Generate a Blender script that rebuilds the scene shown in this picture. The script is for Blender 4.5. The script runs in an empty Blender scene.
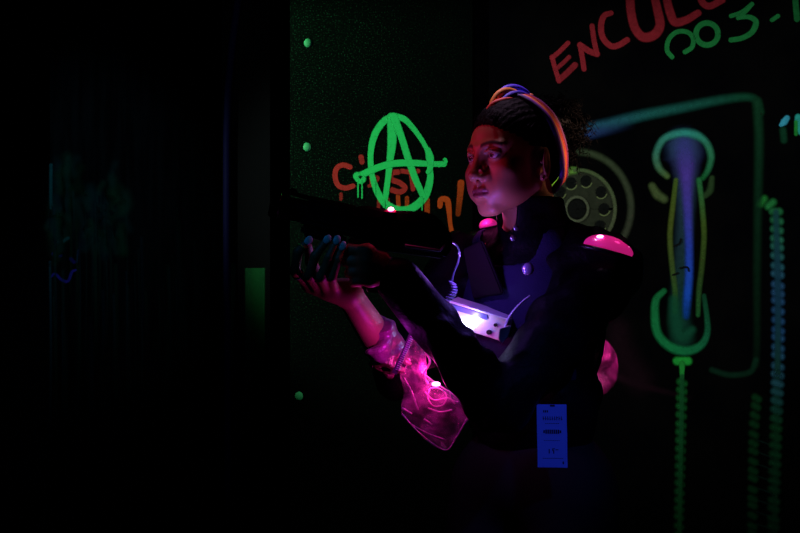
import bpy, bmesh, math, random
import numpy as np
from mathutils import Vector, Matrix
random.seed(4); np.random.seed(4)
C = bpy.context.scene.collection
R = math.radians
# ------------------------------------------------------------------ camera, world, lights, exposure
F = 800 * 50 / 36.0
CZ = 1.35
cam = bpy.data.objects.new('camera', bpy.data.cameras.new('camera')); C.objects.link(cam)
cam.location = (0, 0, CZ); cam.rotation_euler = (R(90), 0, 0)
cam.data.lens = 50; cam.data.sensor_width = 36; cam.data.clip_start = 0.05
bpy.context.scene.camera = cam
vs = bpy.context.scene.view_settings
vs.view_transform = 'Standard'; vs.look = 'None'; vs.gamma = 1; vs.exposure = 0; vs.use_curve_mapping = False
bpy.context.scene.display_settings.display_device = 'sRGB'
w = bpy.data.worlds.new('night'); bpy.context.scene.world = w; w.use_nodes = True
w.node_tree.nodes['Background'].inputs[0].default_value = (0.3, 0.35, 0.6, 1)
w.node_tree.nodes['Background'].inputs[1].default_value = 0.002
def P(px, py, d): return Vector(((px-400)/F*d, d, CZ-(py-266.5)/F*d))
def lamp(name, kind, loc, energy, color, target=None, size=0.1, size_y=None, spot=60, blend=.6, spread=None, parent=None):
    l = bpy.data.lights.new(name, kind); o = bpy.data.objects.new(name, l); C.objects.link(o)
    o.location = loc; l.energy = energy; l.color = color
    if kind == 'AREA':
        l.size = size
        if size_y: l.shape = 'RECTANGLE'; l.size_y = size_y
        if spread: l.spread = R(spread)
    else: l.shadow_soft_size = size
    if kind == 'SPOT': l.spot_size = R(spot); l.spot_blend = blend
    if target is not None:
        o.rotation_euler = (Vector(target)-Vector(loc)).to_track_quat('-Z', 'Y').to_euler()
    return o
# added unseen spots, standing in for paint and cloth glowing under black light
lamp('wall_fill_spot', 'SPOT', (-1.5, 2.1, 2.0), 120, (.75, 1, .75), (-0.06, 2.9, 1.55), .05, spot=40, blend=.5)
lamp('mural_fill_spot', 'SPOT', (2.05, 1.55, 2.15), 60, (.8, 1, .85), (0.72, 2.77, 1.55), .05, spot=36, blend=.5)
lamp('far_panel_fill', 'SPOT', (-1.1, 2.6, 2.5), 14.0, (.45, .75, 1), (-1.08, 4.0, 1.45), .05, spot=40, blend=1)
lamp('niche_fill', 'SPOT', (-.44, 2.75, 2.4), 1.1, (.6, 1, .9), (-.47, 3.2, 1.5), .03, spot=80, blend=1)
lamp('headband_fill_orange', 'SPOT', (1.45, 2.0, 2.1), 190, (1, .62, .42), P(560, 146, 2.25), .04, spot=7.5, blend=.8)  # added spot imitating the headband's fluorescent orange
lamp('knot_fill_violet', 'SPOT', (0.05, 2.35, 2.5), 26, (1, .62, 1), P(515, 98, 2.2), .04, spot=14, blend=.9)  # added spot brightening the headband's knot
lamp('label_fill_blue', 'SPOT', (0.7, 0.6, 2.45), 48, (.08, .15, 1), P(552, 436, 2.1), .04, spot=10, blend=.8)  # added blue spot that makes the paper label glow
lamp('nail_fill_blue', 'SPOT', (-0.75, 0.9, 2.4), 5.0, (.02, .33, 1), P(323, 240, 1.96), .02, spot=5.5, blend=.7)  # added narrow spot that makes the fingernails glow
lamp('face_fill_red', 'SPOT', (-1.5, 2.3, 1.95), 42, (1, .03, .17), P(484, 150, 2.14), .05, spot=7, blend=.9)  # added red spot lighting the face, its source unseen
# ------------------------------------------------------------------ materials
def mat(name, color=(.02,.02,.02), rough=.5, metal=0, emit=None, strength=0, spec=.5, attr=False, bump=None, trans=0, alpha=1, bumpd=.002, coat=0):
    m = bpy.data.materials.new(name); m.use_nodes = True; nt = m.node_tree; b = nt.nodes['Principled BSDF']
    b.inputs['Base Color'].default_value = (*color, 1); b.inputs['Roughness'].default_value = rough
    b.inputs['Metallic'].default_value = metal; b.inputs['Specular IOR Level'].default_value = spec
    b.inputs['Transmission Weight'].default_value = trans; b.inputs['Alpha'].default_value = alpha
    b.inputs['Coat Weight'].default_value = coat
    if emit: b.inputs['Emission Color'].default_value = (*emit, 1); b.inputs['Emission Strength'].default_value = strength
    if attr:
        a = nt.nodes.new('ShaderNodeAttribute'); a.attribute_name = 'col'
        nt.links.new(a.outputs['Color'], b.inputs['Base Color'])
    if bump:
        tc = nt.nodes.new('ShaderNodeTexCoord'); n = nt.nodes.new('ShaderNodeTexNoise'); n.inputs['Scale'].default_value = bump; n.inputs['Detail'].default_value = 4
        bu = nt.nodes.new('ShaderNodeBump'); bu.inputs['Distance'].default_value = bumpd
        nt.links.new(tc.outputs['Object'], n.inputs['Vector']); nt.links.new(n.outputs['Fac'], bu.inputs['Height']); nt.links.new(bu.outputs[0], b.inputs['Normal'])
    return m
def noise_color(m, scale, c1, c2, lo=.4, hi=.6, stretch=(1,1,1)):
    nt = m.node_tree; b = nt.nodes['Principled BSDF']
    tc = nt.nodes.new('ShaderNodeTexCoord'); mp = nt.nodes.new('ShaderNodeMapping'); mp.inputs['Scale'].default_value = stretch
    n = nt.nodes.new('ShaderNodeTexNoise'); n.inputs['Scale'].default_value = scale; n.inputs['Detail'].default_value = 3
    r = nt.nodes.new('ShaderNodeValToRGB'); r.color_ramp.elements[0].position = lo; r.color_ramp.elements[1].position = hi
    r.color_ramp.elements[0].color = (*c1, 1); r.color_ramp.elements[1].color = (*c2, 1)
    nt.links.new(tc.outputs['Object'], mp.inputs[0]); nt.links.new(mp.outputs[0], n.inputs['Vector'])
    nt.links.new(n.outputs['Fac'], r.inputs[0]); nt.links.new(r.outputs[0], b.inputs['Base Color'])
    return m
def paint_mat():
    m = bpy.data.materials.new('spray_paint'); m.use_nodes = True; nt = m.node_tree; b = nt.nodes['Principled BSDF']
    b.inputs['Roughness'].default_value = .8; b.inputs['Specular IOR Level'].default_value = .1
    a = nt.nodes.new('ShaderNodeAttribute'); a.attribute_name = 'col'
    tc = nt.nodes.new('ShaderNodeTexCoord'); n = nt.nodes.new('ShaderNodeTexNoise'); n.inputs['Scale'].default_value = 90; n.inputs['Detail'].default_value = 5; n.inputs['Roughness'].default_value = .75
    ma = nt.nodes.new('ShaderNodeMath'); ma.operation = 'SUBTRACT'; ma.inputs[1].default_value = .5
    mb = nt.nodes.new('ShaderNodeMath'); mb.operation = 'MULTIPLY_ADD'; mb.inputs[1].default_value = 1.1
    mc = nt.nodes.new('ShaderNodeMath'); mc.operation = 'MULTIPLY'; mc.use_clamp = True
    nt.links.new(tc.outputs['Object'], n.inputs['Vector']); nt.links.new(n.outputs['Fac'], ma.inputs[0])
    nt.links.new(ma.outputs[0], mb.inputs[0]); mb.inputs[2].default_value = 1
    nt.links.new(a.outputs['Alpha'], mc.inputs[0]); nt.links.new(mb.outputs[0], mc.inputs[1])
    nt.links.new(mc.outputs[0], b.inputs['Alpha']); nt.links.new(a.outputs['Color'], b.inputs['Base Color'])
    return m
M = {}
M['paint'] = paint_mat()
M['wall'] = noise_color(mat('black_painted_wall', (.001,)*3, .9, spec=.0, bump=40, bumpd=.001), 6, (.0013,.0012,.002), (.0025,.0021,.0026))
M['dark'] = mat('matt_black', (.002,.002,.003), .8, spec=.03)
M['floor'] = noise_color(mat('dark_floor', (.005,)*3, .8, spec=.1), 9, (.004,.004,.005), (.008,.008,.009))
def speckle(name, base, dot, s=260, edge=.66):
    m = mat(name, base, .85, spec=.0); nt = m.node_tree; b = nt.nodes['Principled BSDF']
    tc = nt.nodes.new('ShaderNodeTexCoord')
    n1 = nt.nodes.new('ShaderNodeTexNoise'); n1.inputs['Scale'].default_value = s; n1.inputs['Detail'].default_value = 2
    r1 = nt.nodes.new('ShaderNodeValToRGB'); r1.color_ramp.elements[0].position = edge-.08; r1.color_ramp.elements[1].position = edge+.06
    # overspray density: thicker near the panel's top left corner
    sx = nt.nodes.new('ShaderNodeSeparateXYZ'); nt.links.new(tc.outputs['Object'], sx.inputs[0])
    mr = nt.nodes.new('ShaderNodeMapRange'); mr.inputs['From Min'].default_value = .9; mr.inputs['From Max'].default_value = 2.1; mr.inputs['To Min'].default_value=.04; mr.inputs['To Max'].default_value = 1.1
    nt.links.new(sx.outputs['Z'], mr.inputs['Value'])
    n2 = nt.nodes.new('ShaderNodeTexNoise'); n2.inputs['Scale'].default_value = 5; n2.inputs['Detail'].default_value = 3
    mx = nt.nodes.new('ShaderNodeMath'); mx.operation='MULTIPLY'; my = nt.nodes.new('ShaderNodeMath'); my.operation='MULTIPLY'
    mr2 = nt.nodes.new('ShaderNodeMapRange'); mr2.inputs['From Min'].default_value = -.32; mr2.inputs['From Max'].default_value = .2; mr2.inputs['To Min'].default_value=1.2; mr2.inputs['To Max'].default_value=.12
    nt.links.new(sx.outputs['X'], mr2.inputs['Value'])
    mz = nt.nodes.new('ShaderNodeMath'); mz.operation='MULTIPLY'
    nt.links.new(tc.outputs['Object'], n1.inputs['Vector']); nt.links.new(tc.outputs['Object'], n2.inputs['Vector'])
    nt.links.new(n1.outputs['Fac'], r1.inputs[0]); nt.links.new(mr.outputs[0], mx.inputs[0]); nt.links.new(n2.outputs['Fac'], mx.inputs[1])
    nt.links.new(mx.outputs[0], mz.inputs[0]); nt.links.new(mr2.outputs[0], mz.inputs[1])
    nt.links.new(mz.outputs[0], my.inputs[0])
    ad = nt.nodes.new('ShaderNodeMath'); ad.operation='ADD'; ad.inputs[1].default_value=.04
    nt.links.new(r1.outputs[0], ad.inputs[0]); nt.links.new(ad.outputs[0], my.inputs[1])
    mixn = nt.nodes.new('ShaderNodeMix'); mixn.data_type='RGBA'
    mixn.inputs[6].default_value = (*base,1); mixn.inputs[7].default_value = (*dot,1)
    nt.links.new(my.outputs[0], mixn.inputs[0]); nt.links.new(mixn.outputs[2], b.inputs['Base Color'])
    return m
M['panelA'] = speckle('speckled_black_panel', (.0014,.0017,.0017), (.018,.12,.05))
M['skin'] = mat('skin', (.3,.15,.1), .5, spec=.45, attr=True, bump=500, bumpd=.0002)
M['hair'] = mat('black_hair', (.0015,.001,.0015), .6, spec=.04)
M['hair_cap'] = mat('pulled_back_hair', (.0018,.0012,.002), .6, spec=.05, bump=120, bumpd=.004)
M['leather'] = mat('black_leather', (.0025,.0025,.0032), .55, spec=.05, bump=60, bumpd=.003)
M['zip'] = mat('zip_metal', (.5,.45,.55), .35, 1)
M['cuff'] = mat('cuff_magenta_lit', (.20,.05,.11), .3, spec=.6, bump=45, bumpd=.006)  # black leather cuff, magenta light on it put into the base colour
M['vest'] = mat('vest_fabric', (.018,.015,.05), .85, spec=.05, bump=300, bumpd=.001)
M['vest_dark'] = mat('vest_panel', (.006,.003,.005), .8, spec=.05)
M['plate'] = mat('satin_plate', (.72,.72,.75), .35, .5)
M['bolt'] = mat('dark_screw', (.01,.01,.012), .4, .5)
M['gun'] = mat('black_gun_plastic', (.003,.003,.004), .35, spec=.4)
M['metal'] = mat('rail_metal', (.6,.6,.7), .5, .8)
M['cable'] = mat('cable_rubber', (.16,.15,.26), .35, spec=.5)
M['tag'] = mat('tag_blue_glow', (.20,.28,.85), .7, spec=.2)  # white paper, its blue glow put into the base colour
M['ink'] = mat('ink', (.02,.02,.04), .8, spec=.1)
M['nail'] = mat('pale_blue_nail', (.3,.95,1), .3)
M['bright'] = mat('jewel_metal', (.9,.85,.85), .15, 1)
M['eye'] = mat('eye', (.6,.58,.56), .12, attr=True, spec=.6)
M['led'] = mat('magenta_led', (1,.5,.8), .4, emit=(1,.18,.55), strength=9)
M['ledw'] = mat('white_led', (1,1,1), .4, emit=(.62,.68,1), strength=12)
M['podglow'] = mat('magenta_lit_lens', (.8,.05,.35), .25, emit=(1,.02,.33), strength=.42, coat=.5)
def pod_clear():
    m = bpy.data.materials.new('clear_plastic'); m.use_nodes = True; nt = m.node_tree; b = nt.nodes['Principled BSDF']
    b.inputs['Base Color'].default_value = (.5,.16,.4,1); b.inputs['Roughness'].default_value = .22; b.inputs['Specular IOR Level'].default_value=.8
    n = nt.nodes.new('ShaderNodeTexNoise'); n.inputs['Scale'].default_value = 38; n.inputs['Detail'].default_value=3
    tc = nt.nodes.new('ShaderNodeTexCoord'); bu = nt.nodes.new('ShaderNodeBump'); bu.inputs['Distance'].default_value=.006
    mr = nt.nodes.new('ShaderNodeMapRange'); mr.inputs['From Min'].default_value=.42; mr.inputs['From Max'].default_value=.62; mr.inputs['To Min'].default_value=.06; mr.inputs['To Max'].default_value=.38
    nt.links.new(tc.outputs['Object'], n.inputs['Vector']); nt.links.new(n.outputs['Fac'], bu.inputs['Height']); nt.links.new(bu.outputs[0], b.inputs['Normal'])
    nt.links.new(n.outputs['Fac'], mr.inputs['Value']); nt.links.new(mr.outputs[0], b.inputs['Alpha'])
    return m
M['clear'] = pod_clear()
def cm(name, c, rough=.7, **k): return mat(name, c, rough, **k)
# ------------------------------------------------------------------ object helpers
def link(name, me, m, parent=None):
    o = bpy.data.objects.new(name, me); C.objects.link(o)
    if m: me.materials.append(m)
    if parent: o.parent = parent; o.matrix_parent_inverse = parent.matrix_world.inverted()
    return o
def empty(name, loc, label=None, cat=None, group=None):
    o = bpy.data.objects.new(name, None); C.objects.link(o); o.location = loc; o.empty_display_size = .05
    o.matrix_world = Matrix.Translation(Vector(loc))
    tag(o, label, cat, group); return o
def tag(o, label=None, cat=None, group=None, kind=None):
    if label: o['label'] = label
    if cat: o['category'] = cat
    if group: o['group'] = group
    if kind: o['kind'] = kind
    return o
def mesh(name, verts, faces, m, parent=None, smooth=True, cols=None):
    me = bpy.data.meshes.new(name); me.from_pydata([tuple(v) for v in verts], [], [tuple(f) for f in faces]); me.update()
    if smooth: me.polygons.foreach_set('use_smooth', [True]*len(me.polygons))
    if cols is not None:
        a = me.color_attributes.new('col', 'FLOAT_COLOR', 'POINT')
        a.data.foreach_set('color', np.asarray(cols, dtype=np.float32).ravel())
    return link(name, me, m, parent)
def box(name, size, m, parent=None, mw=None, bev=.002, struct=False, offset=(0,0,0)):
    bm = bmesh.new(); bmesh.ops.create_cube(bm, size=1)
    for v in bm.verts: v.co = Vector((v.co.x*size[0]+offset[0], v.co.y*size[1]+offset[1], v.co.z*size[2]+offset[2]))
    if bev: bmesh.ops.bevel(bm, geom=bm.edges[:], offset=bev, segments=2, affect='EDGES')
    if mw is not None: bm.transform(mw)
    me = bpy.data.meshes.new(name); bm.to_mesh(me); bm.free()
    return link(name, me, m, parent)
def prism(name, pts, w, m, parent=None, mw=None, bev=.003):
    """outline (x,z) thickened along y"""
    bm = bmesh.new()
    vs_ = [bm.verts.new((p[0], -w/2, p[1])) for p in pts]; f = bm.faces.new(vs_)
    r = bmesh.ops.extrude_face_region(bm, geom=[f])
    for v in r['geom']:
        if isinstance(v, bmesh.types.BMVert): v.co.y += w
    bmesh.ops.recalc_face_normals(bm, faces=bm.faces)
    if bev: bmesh.ops.bevel(bm, geom=bm.edges[:], offset=bev, segments=2, affect='EDGES')
    if mw is not None: bm.transform(mw)
    me = bpy.data.meshes.new(name); bm.to_mesh(me); bm.free()
    return link(name, me, m, parent)
def ellipsoid(name, r, m, parent=None, mw=None, seg=28):
    bm = bmesh.new(); bmesh.ops.create_uvsphere(bm, u_segments=seg, v_segments=seg//2, radius=1)
    for v in bm.verts: v.co = Vector((v.co.x*r[0], v.co.y*r[1], v.co.z*r[2]))
    if mw is not None: bm.transform(mw)
    me = bpy.data.meshes.new(name); bm.to_mesh(me); bm.free()
    me.polygons.foreach_set('use_smooth', [True]*len(me.polygons))
    return link(name, me, m, parent)
def spline(pts, n=8):
    pts = [Vector(p) for p in pts]
    if len(pts) < 3: return [pts[0].lerp(pts[-1], i/n) for i in range(n+1)]
    out = []; q = [2*pts[0]-pts[1]] + pts + [2*pts[-1]-pts[-2]]
    for i in range(1, len(q)-2):
        for k in range(n):
            t = k/n; a, b, c, d = q[i-1], q[i], q[i+1], q[i+2]
            out.append(.5*((2*b)+(c-a)*t+(2*a-5*b+4*c-d)*t*t+(3*b-a-3*c+d)*t**3))
    out.append(pts[-1]); return out
def tube_data(pts, rad, seg=8, V=None, Fc=None, flat=None):
    V = [] if V is None else V; Fc = [] if Fc is None else Fc
    n = len(pts); base = len(V); up = Vector((.13,.21,.97)).normalized()
    T0 = (pts[1]-pts[0]).normalized(); N = (up - T0*up.dot(T0)).normalized()
    for i, p in enumerate(pts):
        T = (pts[min(i+1, n-1)]-pts[max(i-1, 0)]).normalized(); N = (N - T*N.dot(T)).normalized(); B = T.cross(N)
        r = rad(i/(n-1)) if callable(rad) else rad
        for k in range(seg):
            a = 2*math.pi*k/seg; V.append(p+N*math.cos(a)*r+B*math.sin(a)*r)
    for i in range(n-1):
        for k in range(seg):
            Fc.append((base+i*seg+k, base+i*seg+(k+1) % seg, base+(i+1)*seg+(k+1) % seg, base+(i+1)*seg+k))
    Fc.append(tuple(base+k for k in reversed(range(seg)))); Fc.append(tuple(base+(n-1)*seg+k for k in range(seg)))
    return V, Fc
def tube(name, pts, rad, m, parent=None, seg=8):
    V, Fc = tube_data(pts, rad, seg); return mesh(name, V, Fc, m, parent)
def cyl(name, a, b, r, m, parent=None, seg=20, r2=None):
    a = Vector(a); b = Vector(b); T = (b-a).normalized(); N = T.orthogonal().normalized(); B = T.cross(N); r2 = r if r2 is None else r2
    V = []; 
    for p, rr in ((a, r*.86), (a+T*r*.08, r), (b-T*r2*.08, r2), (b, r2*.86)):
        for k in range(seg):
            t = 2*math.pi*k/seg; V.append(p+N*math.cos(t)*rr+B*math.sin(t)*rr)
    Fc = [(i*seg+k, i*seg+(k+1) % seg, (i+1)*seg+(k+1) % seg, (i+1)*seg+k) for i in range(3) for k in range(seg)]
    Fc += [tuple(reversed(range(seg))), tuple(3*seg+k for k in range(seg))]
    return mesh(name, V, Fc, m, parent, smooth=False)
# ------------------------------------------------------------------ implicit surfaces
class Field:
    def __init__(s, xs, ys, zs):
        s.ax = [np.asarray(a, dtype=np.float32) for a in (xs, ys, zs)]
        s.d = np.full([len(a) for a in s.ax], .2, dtype=np.float32)
    def _slice(s, lo, hi):
        sl = []
        for a, l, h in zip(s.ax, lo, hi):
            i = max(0, int(np.searchsorted(a, l))-1); j = min(len(a), int(np.searchsorted(a, h))+1)
            sl.append(slice(i, max(i+1, j)))
        return tuple(sl)
    def coords(s, sl):
        return np.meshgrid(s.ax[0][sl[0]], s.ax[1][sl[1]], s.ax[2][sl[2]], indexing='ij', sparse=False)
    def op(s, fn, lo, hi, k=.01, mode='add', mar=.03):
        sl = s._slice([l-mar for l in lo], [h+mar for h in hi])
        X, Y, Z = s.coords(sl); d = fn(X, Y, Z).astype(np.float32); A = s.d[sl]
        if mode == 'add':
            h = np.maximum(k-np.abs(A-d), 0)/k; s.d[sl] = np.minimum(A, d)-h*h*k*.25
        elif mode == 'sub':
            d = -d; h = np.maximum(k-np.abs(A-d), 0)/k; s.d[sl] = np.maximum(A, d)+h*h*k*.25
    def capsule(s, a, b, ra, rb, k=.01, mode='add', mar=.03):
        a = np.array(a); b = np.array(b); ab = b-a; L = (ab**2).sum()+1e-12; rm = max(ra, rb)
        def fn(X, Y, Z):
            t = np.clip(((X-a[0])*ab[0]+(Y-a[1])*ab[1]+(Z-a[2])*ab[2])/L, 0, 1)
            return np.sqrt((X-a[0]-t*ab[0])**2+(Y-a[1]-t*ab[1])**2+(Z-a[2]-t*ab[2])**2)-(ra+(rb-ra)*t)
        s.op(fn, np.minimum(a, b)-rm, np.maximum(a, b)+rm, k, mode, mar)
    def ell(s, c, r, rot=None, k=.01, mode='add', mar=.03):
        """rot: 3x3 world-from-local"""
        c = np.array(c, dtype=float); r = np.array(r, dtype=float); Rt = np.eye(3) if rot is None else np.array(rot)
        ext = np.sqrt(((Rt*r)**2).sum(1))
        def fn(X, Y, Z):
            x, y, z = X-c[0], Y-c[1], Z-c[2]
            l = [Rt[0, i]*x+Rt[1, i]*y+Rt[2, i]*z for i in range(3)]
            k0 = np.sqrt((l[0]/r[0])**2+(l[1]/r[1])**2+(l[2]/r[2])**2); k1 = np.sqrt((l[0]/r[0]**2)**2+(l[1]/r[1]**2)**2+(l[2]/r[2]**2)**2)+1e-9
            return k0*(k0-1)/k1
        s.op(fn, c-ext, c+ext, k, mode, mar)
    def extract(s):
        d = s.d; d[0] = np.maximum(d[0], .001); d[-1] = np.maximum(d[-1], .001); d[:, 0] = np.maximum(d[:, 0], .001); d[:, -1] = np.maximum(d[:, -1], .001); d[:, :, 0] = np.maximum(d[:, :, 0], .001); d[:, :, -1] = np.maximum(d[:, :, -1], .001)
        ins = d < 0; nx, ny, nz = d.shape
        c = np.zeros((nx-1, ny-1, nz-1), dtype=np.int8)
        for i in (0, 1):
            for j in (0, 1):
                for k in (0, 1): c += ins[i:nx-1+i, j:ny-1+j, k:nz-1+k]
        act = (c > 0) & (c < 8); idx = np.argwhere(act)
        vid = np.full(act.shape, -1, dtype=np.int32); vid[act] = np.arange(len(idx))
        val = {}
        for i in (0, 1):
            for j in (0, 1):
                for k in (0, 1): val[i, j, k] = d[idx[:, 0]+i, idx[:, 1]+j, idx[:, 2]+k]
        acc = np.zeros((len(idx), 3)); cnt = np.zeros(len(idx))
        for a in val:
            for ax in range(3):
                if a[ax] == 0:
                    b = list(a); b[ax] = 1; b = tuple(b)
                    va, vb = val[a], val[b]; m = (va < 0) != (vb < 0)
                    t = np.where(m, va/np.where(m, va-vb, 1), 0)
                    for q in range(3):
                        acc[:, q] += np.where(m, a[q]+(t if q == ax else 0), 0)
                    cnt += m
        acc /= cnt[:, None]
        P_ = np.zeros((len(idx), 3))
        for q in range(3):
            g = s.ax[q]; i = idx[:, q]; P_[:, q] = g[i]+(g[i+1]-g[i])*acc[:, q]
        faces = []
        for ax in range(3):
            o1, o2 = [(1, 2), (2, 0), (0, 1)][ax]
            sa = [slice(None)]*3; sb = [slice(None)]*3; sa[ax] = slice(0, -1); sb[ax] = slice(1, None)
            A = ins[tuple(sa)]; B = ins[tuple(sb)]
            e = np.argwhere(A != B)
            e = e[(e[:, o1] > 0) & (e[:, o2] > 0) & (e[:, o1] < d.shape[o1]-1) & (e[:, o2] < d.shape[o2]-1)]
            fl = A[e[:, 0], e[:, 1], e[:, 2]]
            def g(d1, d2):
                q = e.copy(); q[:, o1] -= d1; q[:, o2] -= d2; return vid[q[:, 0], q[:, 1], q[:, 2]]
            f = np.stack([g(1, 1), g(0, 1), g(0, 0), g(1, 0)], 1)
            f[~fl] = f[~fl][:, ::-1]; faces.append(f)
        return P_, np.concatenate(faces)
def np_mesh(name, V, Fc, m, parent=None, cols=None):
    me = bpy.data.meshes.new(name); me.vertices.add(len(V)); me.vertices.foreach_set('co', V.astype(np.float32).ravel())
    me.loops.add(Fc.size); me.loops.foreach_set('vertex_index', Fc.astype(np.int32).ravel())
    me.polygons.add(len(Fc)); me.polygons.foreach_set('loop_start', np.arange(0, Fc.size, 4, dtype=np.int32))
    try: me.polygons.foreach_set('loop_total', np.full(len(Fc), 4, dtype=np.int32))
    except Exception: pass
    me.update(calc_edges=True); me.validate()
    me.polygons.foreach_set('use_smooth', [True]*len(me.polygons))
    if cols is not None:
        a = me.color_attributes.new('col', 'FLOAT_COLOR', 'POINT'); a.data.foreach_set('color', cols.astype(np.float32).ravel())
    return link(name, me, m, parent)
# ------------------------------------------------------------------ setting
def st(o): return tag(o, kind='structure')
def wallbox(name, x0, x1, y0, y1, z0, z1, m):
    return st(box(name, (x1-x0, y1-y0, z1-z0), m, mw=Matrix.Translation(((x0+x1)/2, (y0+y1)/2, (z0+z1)/2)), bev=0))
wallbox('floor', -2.6, 2.2, -1.2, 4.6, -.05, 0, M['floor'])
wallbox('ceiling', -2.6, 2.2, -1.2, 4.6, 2.7, 2.75, M['dark'])
wallbox('wall_left', -2.7, -2.6, -1.2, 4.6, 0, 2.7, M['dark'])
wallbox('wall_right', 2.2, 2.3, -1.2, 4.6, 0, 2.7, M['dark'])
wallbox('wall_rear', -2.6, 2.2, -1.3, -1.2, 0, 2.7, M['dark'])
wallbox('wall_back', -2.6, 2.2, 4.5, 4.6, 0, 2.7, M['dark'])
DA = 2.9
xa0 = (290-400)/F*DA; xa1 = (474-400)/F*DA
wallbox('wall_centre', xa0, xa1-.004, DA, DA+.06, 0, 2.7, M['panelA'])
# mural wall: meets the panel at pixel 475 and comes forward to the right
B0 = Vector(((475-400)/F*2.93, 2.93, 0)); ang = R(-13); Bd = Vector((math.cos(ang), math.sin(ang), 0)); Bn = Vector((math.sin(ang), -math.cos(ang), 0))
LB = 1.75
st(box('wall_mural', (LB, .06, 2.7), M['wall'], mw=Matrix.Translation(B0+Bd*LB/2-Bn*.03+Vector((0,0,1.35))) @ Matrix.Rotation(ang, 4, 'Z'), bev=0))
def onA(px, py, e=.001): return P(px, py, DA-e)
def onB(px, py, e=.001):
    d = P(px, py, 1)-Vector((0,0,CZ)); o = Vector((0,0,CZ)); p0 = B0+Bn*e
    t = (p0-o).dot(Bn)/d.dot(Bn); return o+d*t
def onC(px, py, e=.001): return P(px, py, 3.8-e)
def onD(px, py, e=.001): return P(px, py, 3.2-e)
# far panel and the recess behind
xc0 = (50-400)/F*3.8; xc1 = (222-400)/F*3.8
M['panelC'] = noise_color(mat('dripped_panel', (.003,)*3, .9, spec=.0), 14, (.002,.0025,.003), (.006,.009,.010), .35, .75, (3,1,.25))
wallbox('wall_far', xc0, xc1+.2, 3.8, 3.85, 0, 2.7, M['panelC'])
xd0 = (222-400)/F*3.2; xd1 = (270-400)/F*3.2
wallbox('trim_1', xd0, xd1, 3.2, 3.3, 0, 2.7, M['dark'])
# ------------------------------------------------------------------ spray paint strokes
layer = [0]
def stroke_data(on, strokes, store):
    V, Fc, Cc = store
    lat = [-1,-.86,-.7,-.52,-.34,-.17,0,.17,.34,.52,.7,.86,1]; nl = len(lat)
    for s in strokes:
        pts, width, soft, a0, n = s['p'], s['w'], s.get('soft', .3), s.get('a', 1), s.get('n', 8)
        if soft >= .7: width = [x*1.3 for x in width] if isinstance(width, (list, tuple)) else width*1.3
        cols = s['c'] if isinstance(s['c'][0], (tuple, list)) else [s['c']]
        P2 = spline([Vector((p[0], p[1], 0)) for p in pts], n)
        layer[0] += 1; e = .0012+.00012*(layer[0] if layer[0] < 40 else 20+layer[0] % 20)
        def prof(d):
            x = max(0, min(1, (1-d)/max(soft, .12))); return x*x*(3-2*x)
        def at(arr, t):
            if not isinstance(arr, (list, tuple)): return arr
            f = t*(len(arr)-1); q = min(int(f), len(arr)-2); return arr[q]+(arr[q+1]-arr[q])*(f-q)
        L = len(P2); rows = []
        for i, q in enumerate(P2):
            t = i/(L-1); T = (P2[min(i+1, L-1)]-P2[max(i-1, 0)]); T = T.normalized() if T.length > 1e-6 else Vector((1,0,0))
            rows.append((q, T, t, 0))
        if not s.get('closed'):
            q, T, t, _ = rows[0]; h = at(width, 0)/2
            pre = [(q-T*h*x, T, 0, x) for x in (1,.85,.65,.45,.22)]
            q, T, t, _ = rows[-1]; h = at(width, 1)/2
            rows = pre+rows+[(q+T*h*x, T, 1, x) for x in (.22,.45,.65,.85,1)]
        base = len(V)
        for q, T, t, x in rows:
            N = Vector((-T.y, T.x, 0)); wd = at(width, t); al = at(a0, t)
            if len(cols) > 1:
                f = t*(len(cols)-1); k = min(int(f), len(cols)-2); c = [cols[k][j]+(cols[k+1][j]-cols[k][j])*(f-k) for j in range(3)]
            else: c = cols[0]
            for u in lat:
                g = q+N*u*wd/2; V.append(on(g.x, g.y, e)); Cc.append((*c, al*prof(math.hypot(u, x))))
        for i in range(len(rows)-1):
            for k in range(nl-1): Fc.append((base+i*nl+k, base+i*nl+k+1, base+(i+1)*nl+k+1, base+(i+1)*nl+k))
def paint(name, on, strokes, parent=None, z0=0):
    layer[0] = z0
    st_ = ([], [], []); stroke_data(on, strokes, st_)
    return mesh(name, st_[0], st_[1], M['paint'], parent, cols=st_[2])
def word(name, on, letters, pos, label, part='letter'):
    e = empty(name, on(pos[0], pos[1], 0), label, 'graffiti')
    for L in letters: paint(part, on, L, e)
    return e
def disc(c, r, n=20, ry=None): 
    return [(c[0]+r*math.cos(2*math.pi*i/n), c[1]+(ry or r)*math.sin(2*math.pi*i/n)) for i in range(n+1)]
def arc(c, rx, ry, a0, a1, n=10): return [(c[0]+rx*math.cos(R(a0+(a1-a0)*i/n)), c[1]+ry*math.sin(R(a0+(a1-a0)*i/n))) for i in range(n+1)]
GRN = (.02,.62,.13)
# circled A
S = []; WA = 1.28
S.append(dict(p=[(393,116),(384,121),(375,134),(371,150),(371,168),(375,186),(383,201),(394,209),(407,210),(418,204),(426,194),(430,180),(430,168)], w=[5,6,6,5,5,6,7,7,7,7,6,5], c=GRN, soft=.25))
S.append(dict(p=[(393,116),(404,119),(413,128),(421,139),(427,150),(428,158)], w=[6,4.5,4], c=GRN, soft=.3))
S.append(dict(p=[(391,117),(392,140),(390,160),(388,178),(386,193),(385,203)], w=[7,8,6,5,5,4], c=GRN, soft=.25))
S.append(dict(p=[(394,117),(401,136),(408,158),(415,178),(423,196)], w=[7,6,6,6,5], c=GRN, soft=.25))
S.append(dict(p=[(357,177),(372,170),(386,165),(400,163),(415,163),(430,164),(444,164)], w=[6,6,6,6,5,5], c=GRN, soft=.25))
S.append(dict(p=[(439,165),(445,162),(445,160)], w=4, c=GRN, soft=.3))
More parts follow.
